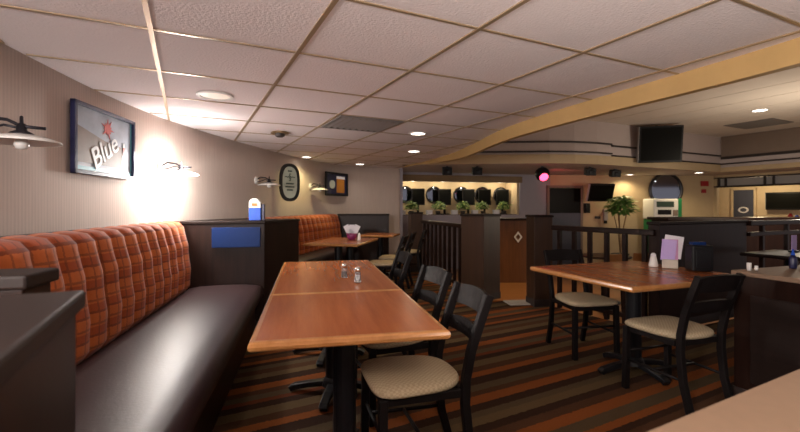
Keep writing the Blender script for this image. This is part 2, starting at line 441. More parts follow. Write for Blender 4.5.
DR = struct(MB().box((-.46, 2.48, .74), (.54, .05, 2.06)).build('door_2', M['doorblue'])); DR.location = RB.location; DR.rotation_euler = RB.rotation_euler
m_ = MB()
for x in (-.76, -.16): m_.box((x, 2.47, .76), (.06, .08, 2.12))
m_.box((-.46, 2.47, 1.80), (.66, .08, .06)); m_.build('door_frame', M['cream'], DR)
MB().lathe([(.075, -.01), (.115, -.01), (.115, .01), (.075, .01)], 20, (-.46, 2.44, 1.16), rx=R(90), sx=1.2, sy=.8, hollow=True).build('oval_emblem', M['paper'], DR)

# bar-side door
D1 = struct(MB().box((.40, -.03, .46), (.84, .05, 1.52)).build('door_1', M['doorblue'])); D1.location = (3.97, 11.40, 0); D1.rotation_euler = (0, 0, R(2.5))
MB().box((.40, -.035, 1.42), (.84, .05, .66)).build('door_glass', M['screen'], D1)
m_ = MB()
for x in (-.05, .85): m_.box((x, -.03, .75), (.06, .07, 2.1))
m_.box((.40, -.03, 1.79), (.96, .07, .06)); m_.build('door_frame', M['brownpaint'], D1)
MB().lathe([(.02, 0), (.03, .02), (.03, .05), (.01, .07)], 12, (.08, -.05, .75), rx=R(90)).build('door_handle', M['chrome'], D1, smooth=True)

# ------------------------------------------------------------------ furniture
def divider(name, label, cat, poly, z, loc=(0, 0, 0), rz=0, body='dark', cap='cap', over=.012, z0=0., capth=.03):
    t = thing(name, label, cat, loc, rz)
    MB().prism(poly, z0, z-capth).build('body', M[body], t, bevel=.004)
    cx = sum(p[0] for p in poly)/len(poly); cy = sum(p[1] for p in poly)/len(poly)
    big = []
    for x, y in poly:
        d = Vector((x-cx, y-cy)); big.append((x+math.copysign(over, d.x), y+math.copysign(over, d.y)))
    MB().prism(big, z-capth, z).build('cap', M[cap], t, bevel=.006)
    MB().prism([(x+math.copysign(.006, x-cx), y+math.copysign(.006, y-cy)) for x, y in poly], z0, z0+.09).build('baseboard', M['moulding'], t)
    return t
def rect(x0, x1, y0, y1): return [(x0, y0), (x1, y0), (x1, y1), (x0, y1)]

# long booth bench: local x points to the room, y away from the camera
P0 = Vector((-1.40, 4.36))
def bench(label, loc, rz, L, depth, seat_z, back_z, rolls, wallfn):
    t = thing('booth_bench', label, 'bench', (*loc, 0), rz)
    MB().box((-.40*depth/.85-.03, -L/2, (seat_z-.12)/2), (depth-.12, L-.02, seat_z-.12)).build('base', M['dark'], t, bevel=.004)
    sd = depth-.16
    def seatf(u, v):      # closed profile swept along the bench
        prof = [(0, seat_z-.12), (.012, seat_z-.09), (.012, seat_z-.05), (-.005, seat_z-.015), (-.04, seat_z), (-.15, seat_z+.012), (-.35, seat_z+.014), (-sd+.12, seat_z+.006), (-sd+.02, seat_z-.01), (-sd, seat_z-.12)]
        k = min(int(v*9+.001), 9); x, z = prof[k]
        e = 1-.5*max(0, (abs(u-.5)-.485)/.015)
        if z > seat_z-.1: z = seat_z-.1+(z-seat_z+.1)*e
        return (x, -.01-u*(L-.02), z)
    MB().grid(seatf, 60, 9).build('seat_cushion', M['leather'], t, smooth=True)
    H0, H1 = seat_z-.04, back_z+.012
    rw = (L-.03)/rolls
    def bf(u, v):
        ph = (u*rolls) % 1.0
        bul = math.sin(math.pi*ph)**.55 if 0 < ph < 1 else 0
        env = math.sin(math.pi*min(1, max(0, v)))**.35 if 0 < v < 1 else 0
        x = -depth+.155-.07*v+.078*bul*env*(1-.12*abs(math.sin(math.pi*3*v)))
        if v > .9: x -= .10*((v-.9)/.1)**2
        if v < .05: x -= .02
        z = H0+(H1-H0)*v
        if v > .9: z = H0+(H1-H0)*(.9+.1*math.sin((v-.9)/.1*math.pi/2)) + .008*bul
        return (x, -.015-u*(L-.03), z)
    MB().grid(bf, rolls*10, 22, lambda u, v: (u*L, v*(H1-H0))).build('backrest', M['plaid'], t, smooth=True)
    # dark wood backing and ledge that fills the gap to the curved wall
    MB().box((-depth+.02, -L/2, (back_z-.03)/2), (.05, L, back_z-.03)).build('back_panel', M['dark'], t)
    mw = Matrix.Translation((*loc, 0)) @ Matrix.Rotation(rz, 4, 'Z'); inv = mw.inverted()
    pts = []
    for k in range(25):
        y = -L*k/24
        x = -depth-.05
        for s in range(200):            # walk to the wall
            p = mw @ Vector((x, y, 0)); wx = wall_x(p.y)
            if p.x <= wx+.012: break
            x -= .004
        pts.append((x, y))
    led = [(-depth+.052, 0)]+[(-depth+.052, -L)]+pts[::-1]
    MB().prism(led, back_z-.03, back_z).build('ledge', M['cap'], t, bevel=.004)
    return t
bench('long booth bench with tufted orange plaid back and glossy dark brown seat, nearest the camera', P0, A_BOOTH, 3.36, .85, .47, 1.10, 17, wall_x)
v2 = Vector((math.cos(A_SECOND), math.sin(A_SECOND))); u2 = Vector((-v2.y, v2.x))
def loc2(x, y): return v2*x+u2*y
bench('farther orange plaid booth bench beyond the wooden divider with the blue caddy', loc2(-2.30, 8.05), A_SECOND, 3.2, .5, .52, 1.10, 16, wall_x)

# dividers round the benches
divider('booth_divider', 'dark wooden booth divider carrying the blue and white caddy, between the two orange benches', 'booth divider',
        [(-1.385, 4.385), (-1.20, 5.09), (-2.07, 5.20), (-2.215, 4.21)], 1.11)
pl = tag(MB().box((0, 0, 0), (.46, .012, .20)).build('reflection_plate', M['bluereflect_napkin'], bevel=.003), 'dark blue plate standing in for a reflection on the front of the wooden booth divider', 'sign')  # blue reflection on the divider, put in as a coloured plate
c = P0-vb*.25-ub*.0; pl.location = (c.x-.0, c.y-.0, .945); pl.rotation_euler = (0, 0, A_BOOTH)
nd = Vector((-.80, .985))
divider('booth_divider', 'thin dark divider at the near end of the long booth bench, at the left edge', 'booth divider', rect(-.86, 0, -.10, 0), 1.11, (nd.x, nd.y, 0), A_BOOTH)
divider('booth_divider', 'nearest dark divider filling the lower left corner of the photo', 'booth divider', rect(-.30, 0, -.62, 0), 1.11, (-.54, .715, 0), A_GRID, cap='cap')
divider('booth_divider', 'far dark divider at the end of the second orange bench, before the grey wall', 'booth divider', rect(-1.22, -.22, 8.46, 8.60), 1.115)

def cyl_legs(t, x, y, z=0, L=.30, col=.055, top=.72, turn=R(-16)):
    MB().lathe([(col*1.5, z+.05), (col*1.25, z+.09), (col, z+.11), (col, top-.03), (col*2.2, top-.03), (col*2.2, top)], 20, (x, y, 0)).build('column', M['black'], t, smooth=False, bevel=.003)
    for k in range(4):
        a = k*math.pi/2+turn; dx, dy = math.cos(a), math.sin(a)
        MB().tube([(x+dx*.03, y+dy*.03, z+.065), (x+dx*L*.55, y+dy*L*.55, z+.052), (x+dx*L*.92, y+dy*L*.92, z+.03), (x+dx*L, y+dy*L, z+.014)], 0, sq=(.027, .018)).build('foot', M['black'], t, bevel=.005)
def table(label, loc, rz, w, l, peds, group=None, z0=0., hh=.76, name='dining_table', top='cherry', edge='cherryedge', turn=R(-16)):
    t = thing(name, label, 'table', (*loc, z0), rz, group)     # loc: centre
    MB().box((0, 0, hh-.02), (w-.05, l-.05, .036)).build('table_top', M[top], t)
    MB().rectring(0, 0, w/2-.025, l/2-.025, [(0, hh-.0015), (.015, hh-.002), (.022, hh-.008), (.025, hh-.02), (.022, hh-.032), (.015, hh-.038), (0, hh-.038)]).build('edge_band', M[edge], t, smooth=False)
    for x, y in peds: cyl_legs(t, x, y, 0, min(.30, w*.42), top=hh-.038, turn=turn)
    return t
FL = Vector((-.551, 1.546)); W = .771
nc = FL+vb*W/2+ub*.435
table('nearest cherry laminate table with a rounded edge, next to the near chair', nc, A_BOOTH, W, .87, [(0, 0)])
fc = FL+vb*W/2+ub*(.875+.735)
table('longer cherry table behind the nearest one, with the glass shakers on it', fc, A_BOOTH, W, 1.47, [(0, -.30), (0, .45)])
ur = Vector((-math.sin(A_RIGHT), math.cos(A_RIGHT))); vr = Vector((math.cos(A_RIGHT), math.sin(A_RIGHT)))
rt = Vector((1.42, 2.62))+vr*.575+ur*.5
table('square cherry table on the right between two chairs, with menus on it', rt, A_RIGHT, 1.15, 1.0, [(0, 0)], turn=R(-5))
F2 = Vector((-.56, 5.65)); t2 = F2-v2*.38+u2*.6
table('cherry table in front of the farther orange bench, with a magenta caddy on it', t2, A_SECOND, .76, 1.2, [(0, -.25), (0, .3)])
table('small cherry table farthest back, in front of the far dark divider', (-.36, 7.80), A_SECOND, .62, .7, [(0, 0)])

# chairs ------------------------------------------------------------------
def make_chair(label, loc, rz, group):
    t = thing('dining_chair', label, 'chair', (*loc, 0), rz, group)
    n = 40
    def outline(k, s=1.):       # front wide with tight corners, rounded back
        a = 2*math.pi*k/n; x, y = math.cos(a), math.sin(a)
        e = 5.0 if y > 0 else 2.8
        r = (abs(x)**e+abs(y)**e)**(-1/e)
        X = r*x*(.222-.022*(1-(r*y+1)/2)*1.2); Y = r*y*.215
        return (X*s, Y*s)
    b = MB(); rings = []
    for s, z in ((.93, .432), (1.0, .440), (1.02, .452), (1.0, .464), (.94, .473), (.75, .479), (.4, .482)):
        rings.append([b.bm.verts.new((*outline(k, s), z)) for k in range(n)])
    for p, q in zip(rings, rings[1:]):
        for k in range(n): b.bm.faces.new((p[k], p[(k+1) % n], q[(k+1) % n], q[k]))
    b.bm.faces.new(rings[0][::-1]); b.bm.faces.new(rings[-1])
    b.build('seat', M['seat'], t, smooth=True)
    f = MB(); f.box((0, .178, .415), (.36, .022, .036)); f.box((0, -.185, .415), (.32, .022, .036))
    for s in (-1, 1): f.box((s*.178, 0, .415), (.022, .36, .036))
    f.build('seat_frame', M['blackwood'], t, bevel=.003)
    for s in (-1, 1):
        MB().tube([(s*.186, .180, .432), (s*.192, .186, .0)], 0, sq=(.019, .019)).build('leg', M['blackwood'], t, bevel=.004)
        MB().tube([(s*.172, -.275, 0), (s*.172, -.225, .18), (s*.172, -.205, .36), (s*.172, -.208, .47), (s*.172, -.235, .60), (s*.172, -.285, .74), (s*.172, -.325, .845)], 0, sq=(.017, .020)).build('leg', M['blackwood'], t, bevel=.004)
    def slat(z0, z1, name):
        g = MB()
        def fn(u, v):
            x = -.165+.33*u; z = z0+(z1-z0)*v
            y = -.205-(z-.47)*.10-max(0, z-.5)*.22 - .022*math.sin(math.pi*u)
            return (x, y, z+.012*math.sin(math.pi*u)*(1 if v > .5 else 0))
        g.grid(fn, 10, 2); o = g.build(name, M['blackwood'], t, smooth=False, solid=.018); return o
    slat(.752, .842, 'top_rail'); slat(.625, .685, 'back_slat')
    for s in (-1, 1):
        MB().tube([(s*.186, .18, .20), (s*.174, -.225, .20)], .0095).build('stretcher', M['blackwood'], t, smooth=True)
    MB().tube([(-.188, .18, .26), (.188, .18, .26)], .0095).build('stretcher', M['blackwood'], t, smooth=True)
    MB().tube([(-.18, -.02, .20), (.18, -.02, .20)], .0095).build('stretcher', M['blackwood'], t, smooth=True)
    return t
G = 'black ladder-back dining chairs'
ch = make_chair('nearest black ladder-back chair with a beige woven seat, tucked under the nearest table', (.05, 2.05), R(106), G)
dup(ch, (-.06, 2.70, 0), R(112), 'second black chair from the camera along the right side of the cherry tables', G)
dup(ch, (-.27, 3.74, 0), R(105), 'third black chair along the cherry tables, mostly hidden behind the second', G)
dup(ch, (1.585, 3.72, 0), R(190), 'black chair at the far side of the square right table, facing the camera', G)
dup(ch, (1.80, 2.85, 0), R(18), 'black chair at the near side of the square right table, its back to the camera', G)
dup(ch, (-.24, 6.10, 0), R(80), 'black chair at the near end of the table by the farther orange bench', G)
dup(ch, (-.10, 6.78, 0), R(80), 'black chair at the far end of the table by the farther orange bench', G)
dup(ch, (.14, 7.72, 0), R(80), 'farthest black chair, at the small table before the far divider', G)

# partitions, posts and rails ------------------------------------------------
divider('partition_post', 'brown wooden partition post left of the bar panel with the white diamond', 'post', rect(-.11, .24, -.20, .20), 1.155, (1.06, 5.88, 0), R(40), body='walnut')
divider('partition_post', 'brown wooden partition post right of the bar panel with the white diamond', 'post', rect(-.12, .12, -.12, .12), 1.15, (1.785, 5.50, 0), R(8), body='walnut')
divider('partition_post', 'small far brown post beside the potted plants of the alcove', 'post', rect(-.12, .12, -.12, .12), 1.15, (.30, 8.42, 0), R(10), body='walnut')
divider('half_wall', 'dark half wall behind the square right table', 'half wall', rect(0, 1.62, 0, .12), 1.10, (2.59, 4.28, 0), A_GRID)
def railing(label, p, q, z, nb, mid=None):
    p, q = Vector(p), Vector(q); L = (q-p).length; a = math.atan2(q.y-p.y, q.x-p.x)
    t = thing('railing', label, 'railing', (p.x, p.y, 0), a)
    MB().box((L/2, 0, z-.03), (L, .07, .06)).build('top_rail', M['dark'], t, bevel=.008)
    if mid: MB().box((L/2, 0, mid), (L, .05, .05)).build('middle_rail', M['dark'], t, bevel=.006)
    MB().box((L/2, 0, .09), (L, .05, .05)).build('bottom_rail', M['dark'], t, bevel=.006)
    for k in range(nb):
        x = L*(k+.5)/nb
        MB().box((x, 0, (z-.06)/2), (.045, .045, z-.06)).build('baluster', M['dark'], t, bevel=.004)
    return t
railing('dark wooden railing between the right brown post and the dark half wall', (1.93, 5.42), (2.57, 4.32), 1.02, 6)
railing('dark far railing between the small far post and the left brown post', (.44, 8.28), (.98, 6.10), 1.0, 10)
pe = Vector((2.59, 4.28))+v1*1.66
railing('dark railing at the right edge, beyond the dark half wall', pe, pe+v1*2.4, 1.09, 4, mid=.93)

# low counter and near ledge on the right
t = divider('service_counter', 'low dark counter with a beige top at the right edge', 'counter', rect(0, 1.1, -1.05, 0), .84, (2.17, 2.79, 0), A_RIGHT, cap='beigetop')
MB().box((-.004, -.5, .42), (.012, .8, .55)).build('side_panel', M['cap'], t, bevel=.004)
divider('ledge_wall', 'blurred beige ledge in the lower right corner nearest the camera', 'half wall', rect(0, 1.55, -.15, 0), .84, (.25, .665, 0), R(28.4), cap='beigetop')

# bar with diamond
bar = thing('bar_counter', 'wooden bar front with a white diamond emblem, beyond the two brown posts', 'bar', (0, 0, LOW))
MB().box((2.27, 9.05, .64), (1.5, .5, 1.28)).build('body', M['barwood'], bar, bevel=.005)
MB().box((2.27, 9.05, 1.295), (1.58, .60, .04)).build('bar_top', M['dark'], bar, bevel=.01)
m_ = MB()
dc = (2.42, 8.785, .935); s_ = .10
vs_o = [(dc[0]+x*s_*.85, dc[2]+z*s_*1.15) for x, z in ((0, 1), (1, 0), (0, -1), (-1, 0))]
vs_i = [(dc[0]+x*s_*.50, dc[2]+z*s_*.68) for x, z in ((0, 1), (1, 0), (0, -1), (-1, 0))]
for y in (7.378, 7.392):
    pass
rings = [[m_.bm.verts.new((x, y, z)) for x, z in vv] for y, vv in ((8.778, vs_o), (8.778, vs_i), (8.80, vs_i), (8.80, vs_o))]
for i in range(4):
    a, b = rings[i], rings[(i+1) % 4]
    for k in range(4): m_.bm.faces.new((a[k], a[(k+1) % 4], b[(k+1) % 4], b[k]))
m_.build('diamond_emblem', M['posterwhite'], bar)
tag(MB().box((1.58, 5.80, .008), (.36, .26, .014), rz=R(8)).build('floor_mat', M['mat_pale'], bevel=.004), 'pale mat on the floor between the two brown posts', 'mat')
bpy.data.objects['floor_mat'].location = (-.02, -.22, 0)
b2 = thing('bar_counter', 'long dark bar counter at the far right below the servery opening', 'bar', (0, 0, LOW))
MB().box((6.4, 7.6, .66), (3.6, .5, 1.32)).build('body', M['dark'], b2, bevel=.005)
MB().box((6.4, 7.6, 1.345), (3.7, .62, .05)).build('bar_top', M['dark'], b2, bevel=.01)

# tables beyond the railing
table('dark table at the right edge beyond the low beige counter', (4.15, 4.55), A_GRID, .75, .6, [(0, 0)], top='cap', edge='cap')

# orange chairs in the bar
def wchair(label, loc, rz):
    t = thing('bar_chair', label, 'chair', (*loc, LOW), rz, 'orange wooden chairs in the bar')
    MB().box((0, 0, .45), (.40, .40, .03)).build('seat', M['orangechair'], t, bevel=.01)
    def fn(u, v): return (-.19+.38*u, -.20-.05*v-.02*math.sin(math.pi*u), .62+.26*v)
    MB().grid(fn, 8, 2).build('backrest', M['orangechair'], t, solid=.02)
    for sx in (-1, 1):
        MB().tube([(sx*.17, .17, 0), (sx*.17, .17, .44)], 0, sq=(.016, .016)).build('leg', M['blackwood'], t)
        MB().tube([(sx*.17, -.21, 0), (sx*.17, -.185, .44), (sx*.17, -.215, .7)], 0, sq=(.016, .016)).build('leg', M['blackwood'], t)
    return t
w1 = wchair('leftmost orange wooden chair behind the railing', (3.00, 6.35), R(20))
dup(w1, (3.62, 6.50, LOW), R(-5), 'orange wooden chair behind the railing, nearest the half wall', 'orange wooden chairs in the bar')
bt = thing('bar_table', 'dark round table between the orange chairs behind the railing', 'table', (3.35, 6.98, LOW))
MB().lathe([(.36, .73), (.38, .74), (.38, .755), (.36, .765)], 32).build('table_top', M['dark'], bt)
MB().lathe([(.22, 0), (.22, .02), (.04, .05), (.035, .70), (.12, .73)], 20).build('column', M['black'], bt, smooth=True)

# ------------------------------------------------------------------ things on tables and ledges
def shaker(label, loc, fill, name='glass_shaker'):
    t = thing(name, label, 'shaker', loc, 0, None)
    MB().lathe([(.021, .001), (.023, .01), (.018, .06), (.016, .072), (.013, .072), (.015, .06), (.019, .012), (.0, .008)], 14).build('glass_body', M['glass'], t, smooth=True); gb = LAST[0]
    MB().lathe([(.017, .009), (.015, .045)], 12).build('filling', M[fill], gb)
    MB().lathe([(.017, .070), (.018, .085), (.014, .097), (.004, .101)], 14).build('shaker_cap', M['chrome'], t, smooth=True)
shaker('glass pepper shaker with a chrome cap, left of the pair on the cherry table', (-.385, 2.97, .76), 'pepper')
shaker('glass salt shaker with a chrome cap, right of the pair on the cherry table', (-.275, 2.79, .76), 'salt')
t = thing('salt_shaker', 'white salt shaker on the square right table', 'shaker', (2.085, 3.53, .76))
MB().lathe([(.034, 0), (.036, .01), (.022, .08), (.020, .085)], 16).build('body', M['white'], t, smooth=True)
MB().lathe([(.021, .085), (.020, .10), (.010, .112)], 16).build('shaker_cap', M['paper'], t, smooth=True)
t = thing('menu_holder', 'lilac and pink menu cards standing in a holder on the square right table', 'menu', (2.165, 3.44, .76), R(-32))
MB().box((0, .0, .035), (.11, .06, .07)).build('base', M['mat_pale'], t, bevel=.005)
MB().box((0, .012, .135), (.11, .006, .19), rx=R(-6)).build('menu_card', M['pink'], t)
MB().box((-.01, -.012, .145), (.10, .005, .17), rx=R(6), ry=R(5)).build('menu_card', M['lilac'], t)
MB().box((.02, .024, .17), (.13, .005, .18), rx=R(-8), ry=R(8)).build('menu_card', M['paper'], t)
t = thing('napkin_dispenser', 'black box napkin dispenser beside the menu cards on the right table', 'dispenser', (2.30, 3.30, .76), R(-8))
MB().box((0, 0, .10), (.15, .12, .20)).build('body', M['tvbody'], t, bevel=.012)
MB().box((0, -.061, .10), (.10, .006, .13)).build('faceplate', M['black'], t, bevel=.004)
MB().box((-.01, 0, .208), (.10, .05, .03)).build('napkin', M['bluereflect_napkin'], t, bevel=.004)
# blue caddy on the divider
t = thing('napkin_caddy', 'bright blue caddy with a white slanted top on the wooden booth divider', 'caddy', (-1.53, 4.56, 1.11), A_BOOTH)
MB().box((-.005, 0, .065), (.12, .12, .13)).build('body', M['blue'], t, bevel=.006)
MB().prism([(-.065, 0), (.055, 0), (.055, .055), (.02, .10), (-.035, .10), (-.065, .07)], -.06, .06).build('slanted_top', M['white'], t, bevel=.006)
st = LAST[0]; st.rotation_euler = (R(90), 0, 0); st.location = (0, 0, .13)
MB().box((.075, .0, .085), (.03, .10, .17)).build('side_pocket', M['navy'], t, bevel=.004)
MB().box((-.01, -.062, .165), (.05, .004, .03)).build('side_label', M['amber'], t)
# caddy on second table
t = thing('menu_caddy', 'dark magenta caddy with white cards on the table by the farther bench', 'caddy', (-.72, 6.42, .76), A_SECOND)
MB().lathe([(.05, 0), (.07, .03), (.085, .10), (.075, .10), (.06, .03)], 16).build('bowl', M['magenta'], t, smooth=True)
for a, x in ((-28, -.06), (0, 0), (26, .06)): MB().box((x, 0, .145), (.085, .006, .16), ry=R(a)).build('menu_card', M['paper'], t)
tag(MB().lathe([(.024, 0), (.026, .01), (.018, .09), (.006, .11)], 12, (-.60, 6.30, .76)).build('salt_shaker', M['white'], smooth=True), 'white shaker beside the magenta caddy on the farther table', 'shaker')
# low counter items
t = thing('condiment_bottle', 'dark blue squeeze bottle on the low beige counter', 'bottle', (2.62, 2.86, .84))
MB().lathe([(.02, 0), (.022, .01), (.022, .07), (.012, .09)], 12).build('body', M['navy'], t, smooth=True)
MB().lathe([(.012, .09), (.009, .10), (.003, .13)], 10).build('nozzle', M['blue'], t, smooth=True)
for (x, y, r, h, lb) in ((2.25, 2.765, .013, .05, 'white creamer cup leftmost on the low beige counter'), (2.305, 2.775, .010, .03, 'smallest white cup between others on the low beige counter'), (2.69, 2.86, .018, .03, 'white cup right of the blue bottle on the beige counter')):
    tag(MB().lathe([(r*.8, 0), (r, h*.3), (r, h), (r*.85, h), (r*.8, h*.4)], 12, (x, y, .84)).build('cup', M['white'], smooth=True), lb, 'cup')
t = thing('menu_stand', 'lilac card in a stand on the dark table at the right edge', 'menu', (4.28, 4.66, .76), R(25))
MB().box((0, 0, .01), (.10, .06, .02)).build('base', M['tvbody'], t)
MB().box((0, 0, .10), (.10, .008, .17)).build('menu_card', M['lilac'], t)

# ------------------------------------------------------------------ sconces and pictures on the curved wall
def sconce(label, pos, wallp, nrm, lit):
    ang = math.atan2(nrm.y, nrm.x)
    t = thing('wall_sconce', label, 'lamp', (wallp.x, wallp.y, 0), ang, 'white saucer wall lamps')   # local x points into the room
    inv = Matrix.Rotation(-ang, 4, 'Z')
    lp = inv @ Vector((pos.x-wallp.x, pos.y-wallp.y, pos.z)); cx, cy, cz = lp
    zw = cz+.06
    MB().lathe([(.055, 0), (.055, .012), (.03, .022)], 20, (0.002, cy*.0, zw), ry=R(90)).build('wall_plate', M['white'], t, smooth=False)
    MB().tube([(.01, 0, zw+.01), (cx*.35, cy*.35, zw+.045), (cx*.75, cy*.75, zw+.035), (cx+.0, cy, zw+.005), (cx+.09, cy*1.0+.02, zw)], .008).build('arm', M['iron'], t, smooth=True)
    MB().tube([(.01, 0, zw-.02), (cx*.3, cy*.3, zw-.015), (cx*.7, cy*.7, zw+.01), (cx, cy, zw-.005)], .006).build('arm', M['iron'], t, smooth=True)
    MB().lathe([(.05, 0), (.045, .008), (.022, .02), (.018, .05), (.008, .055), (.007, .085), (.003, .09)], 16, (cx, cy, cz+.025)).build('socket', M['iron'], t, smooth=True)
    MB().lathe([(.155, -.012), (.152, -.004), (.11, .012), (.06, .024), (.03, .028), (.03, .022), (.06, .016), (.11, .003), (.148, -.012)], 36, (cx, cy, cz), hollow=True).build('lamp_shade', M['opal' if lit else 'white'], t, smooth=True)
    MB().lathe([(.004, -.045), (.022, -.04), (.03, -.02), (.02, .005), (.014, .02)], 14, (cx, cy, cz)).build('bulb', M['bulb' if lit else 'white'], t, smooth=True)
for px, py, off, lit, lb in ((-38, 138, .24, 0, 'unlit white saucer wall lamp at the far left edge'),
                             (160, 172, .20, 1, 'brightly lit white wall lamp flooding the wall with light'),
                             (256, 183, .20, 0, 'unlit wall lamp between the bright lamp and the oval sign'),
                             (310, 189, .20, 0, 'small unlit wall lamp between the oval sign and the square picture')):
    p, tg, nr = wall_at(px); pos = p+nr*off; z = CAMZ+(207-py)/F*pos.y
    sconce(lb, Vector((pos.x, pos.y, 1.565)), p, nr, lit)
    if lit: LIT = Vector((pos.x, pos.y, 1.49)); LITN = nr

def hung(name, label, cat, px0, px1, zc):
    a, _, _ = wall_at(px0); b, _, _ = wall_at(px1)
    d = (b-a); c = (a+b)/2; ang = math.atan2(d.y, d.x)     # local x along the wall (away), local -y into the room
    nrm = Vector((d.y, -d.x)).normalized()
    # push clear of the wall bulge
    off = .022
    t = thing(name, label, cat, (c.x+nrm.x*off, c.y+nrm.y*off, zc), ang)
    return t, d.length
# poster with the white lettering
t, L = hung('framed_poster', 'navy framed poster with large white lettering, right of the left lamp', 'picture', 67, 129, 1.715)
h = .485
for x, y, sx, sy in ((0, h/2-.013, L, .026), (0, -h/2+.013, L, .026), (-L/2+.013, 0, .026, h), (L/2-.013, 0, .026, h)):
    MB().box((x, -.012, y), (sx, .034, sy)).build('frame', M['navy'], t, bevel=.003)
MB().box((0, 0, 0), (L-.03, .012, h-.03)).build('print', M['posterart'], t)
MB().prism([(-L/2+.03, -.16), (.20, -.16), (.24, .0), (-.02, .02), (-L/2+.03, .09)], 0, .003).build('print_block', M['posterbrown'], t)
k = LAST[0]; k.rotation_euler = (R(90), 0, 0); k.location = (0, -.007, 0)
text_mesh('lettering', 'Blue', .21, M['posterwhite'], t, (-.02, -.013, -.055), (R(90), R(-30), 0), ext=.0015, shear=.1)
leaf = []
for i in range(22):
    a = math.pi/2+2*math.pi*i/22; r = .075*(1 if i % 4 == 0 else (.62 if i % 2 == 0 else .42)); leaf.append((r*math.cos(a)*1.2, r*math.sin(a)))
MB().prism(leaf, 0, .003).build('red_leaf', M['posterred'], t); k = LAST[0]; k.rotation_euler = (R(90), 0, 0); k.location = (.02, -.008, .115)
MB().prism([(-.035, -.09), (.04, -.09), (.03, .02), (.012, .05), (.012, .11), (-.012, .11), (-.012, .05), (-.03, .02)], 0, .003).build('bottle_print', M['posterwhite'], t)
k = LAST[0]; k.rotation_euler = (R(90), 0, 0); k.location = (.245, -.009, -.07)
MB().box((.245, -.0135, -.03), (.035, .002, .07)).build('red_label', M['posterred'], t)
MB().box((L/2-.034, -.008, .03), (.014, .004, h-.08)).build('teal_strip', M['teal'], t)
MB().box((0, -.008, -h/2+.045), (L-.06, .004, .025)).build('teal_strip', M['teal'], t)
# oval sign
t, L = hung('oval_sign', 'tall oval sign with a black frame and pale mint face', 'sign', 272, 292, 1.64)
t.rotation_euler = (0, 0, t.rotation_euler.z-R(24)); t.location.x += .10; t.location.y -= .03
n = 40
def stadium(w, hh):
    pts = []
    for i in range(n):
        a = 2*math.pi*i/n; x, y = math.cos(a), math.sin(a); r = (abs(x)**2.6+abs(y)**2.6)**(-1/2.6); pts.append((r*x*w, r*y*hh))
    return pts
def flat(poly, y0, th, nm, mm, par):
    MB().prism(poly, 0, th).build(nm, mm, par, bevel=0); kk = LAST[0]; kk.rotation_euler = (R(90), 0, 0); kk.location = (0, y0, 0); return kk
W2 = .20
m_ = MB(); po = stadium(W2, .30); pi_ = stadium(W2-.05, .25)
rr = [[m_.bm.verts.new((x, y, z)) for x, y in vv] for z, vv in ((0, po), (.03, po), (.03, pi_), (0, pi_))]
for i in range(4):
    a, b = rr[i], rr[(i+1) % 4]
    for k2 in range(n): m_.bm.faces.new((a[k2], a[(k2+1) % n], b[(k2+1) % n], b[k2]))
fo = m_.build('frame', M['black'], t, bevel=.004); fo.rotation_euler = (R(90), 0, 0); fo.location = (0, .01, 0)
flat(stadium(W2-.045, .255), .005, .012, 'sign_face', M['mintmirror'], t)
text_mesh('ornament', '~\u00a7~', .13, M['ink'], t, (0, -.012, .09), (R(90), 0, 0))
for zz, ww in ((-.02, .15), (-.07, .18), (-.12, .12), (.18, .08)):
    MB().box((0, -.010, zz), (ww, .004, .022)).build('ink_band', M['ink'], t, bevel=.001)
# square beer picture
t, L = hung('framed_picture', 'black framed square picture of an amber drink, farthest along the curved wall', 'picture', 323, 345, 1.70)
h = .46; t.location.x += .03; t.location.y -= .05
for x, y, sx, sy in ((0, h/2-.02, L, .04), (0, -h/2+.02, L, .04), (-L/2+.02, 0, .04, h), (L/2-.02, 0, .04, h)):
    MB().box((x, -.012, y), (sx, .034, sy)).build('frame', M['black'], t, bevel=.003)
MB().box((0, 0, 0), (L-.05, .012, h-.05)).build('print', M['navy'], t)
MB().box((L*.17, -.010, -.01), (L*.36, .006, h*.68)).build('amber_glass', M['amber'], t, bevel=.002)
MB().box((L*.17, -.011, h*.29), (L*.38, .006, h*.12)).build('foam', M['paper'], t, bevel=.002)
flat([(x*.6-.16, y*.42-.01) for x, y in stadium(.15, .19)], -.008, .004, 'white_badge', M['mintmirror'], t)

# ------------------------------------------------------------------ ceiling fittings
def downlight(label, x, y, z, r, m, group='round recessed ceiling lights'):
    t = thing('recessed_light', label, 'light', (x, y, z), 0, group)
    MB().lathe([(r, -.012), (r, -.004), (r*1.02, -.001), (r*.80, -.001), (r*.82, -.012)], 28, hollow=True).build('trim_ring', M['white'], t, smooth=False)
    MB().lathe([(r*.82, -.002), (r*.80, -.006), (r*.4, -.008)], 24).build('diffuser', M[m], t)
downlight('large dim round ceiling light above the long bench, left of centre', -1.404, 3.256, CEIL, .13, 'dimlens')
downlight('small lit ceiling light in the middle of the photo, nearer of two', .207, 4.93, CEIL, .10, 'lens')
downlight('small lit ceiling light farther back in the middle, behind the nearer one', .21, 6.50, CEIL, .10, 'lens')
downlight('small lit ceiling light near the far end of the curved wall', -.79, 8.45, CEIL, .10, 'lens')
downlight('small ceiling light above the second bench, right by the curved wall', -1.58, 7.25, CEIL, .09, 'lens')
downlight('lit ceiling light over the bar, beside the grey vent on the right', 6.31, 7.52, BARC, .13, 'lens')
downlight('lit light under the bulkhead, above the green plant', 6.0, 11.2, SOF, .11, 'lens')
downlight('lit light under the bulkhead, right of the round mirror', 7.35, 10.55, SOF, .11, 'lens')
t = thing('smoke_detector', 'small bronze smoke detector on the tiled ceiling above the blue caddy', 'detector', (-1.36, 4.86, CEIL))
MB().lathe([(.10, -.02), (.10, -.008), (.085, 0)], 24).build('plate', M['goldtrim'], t)
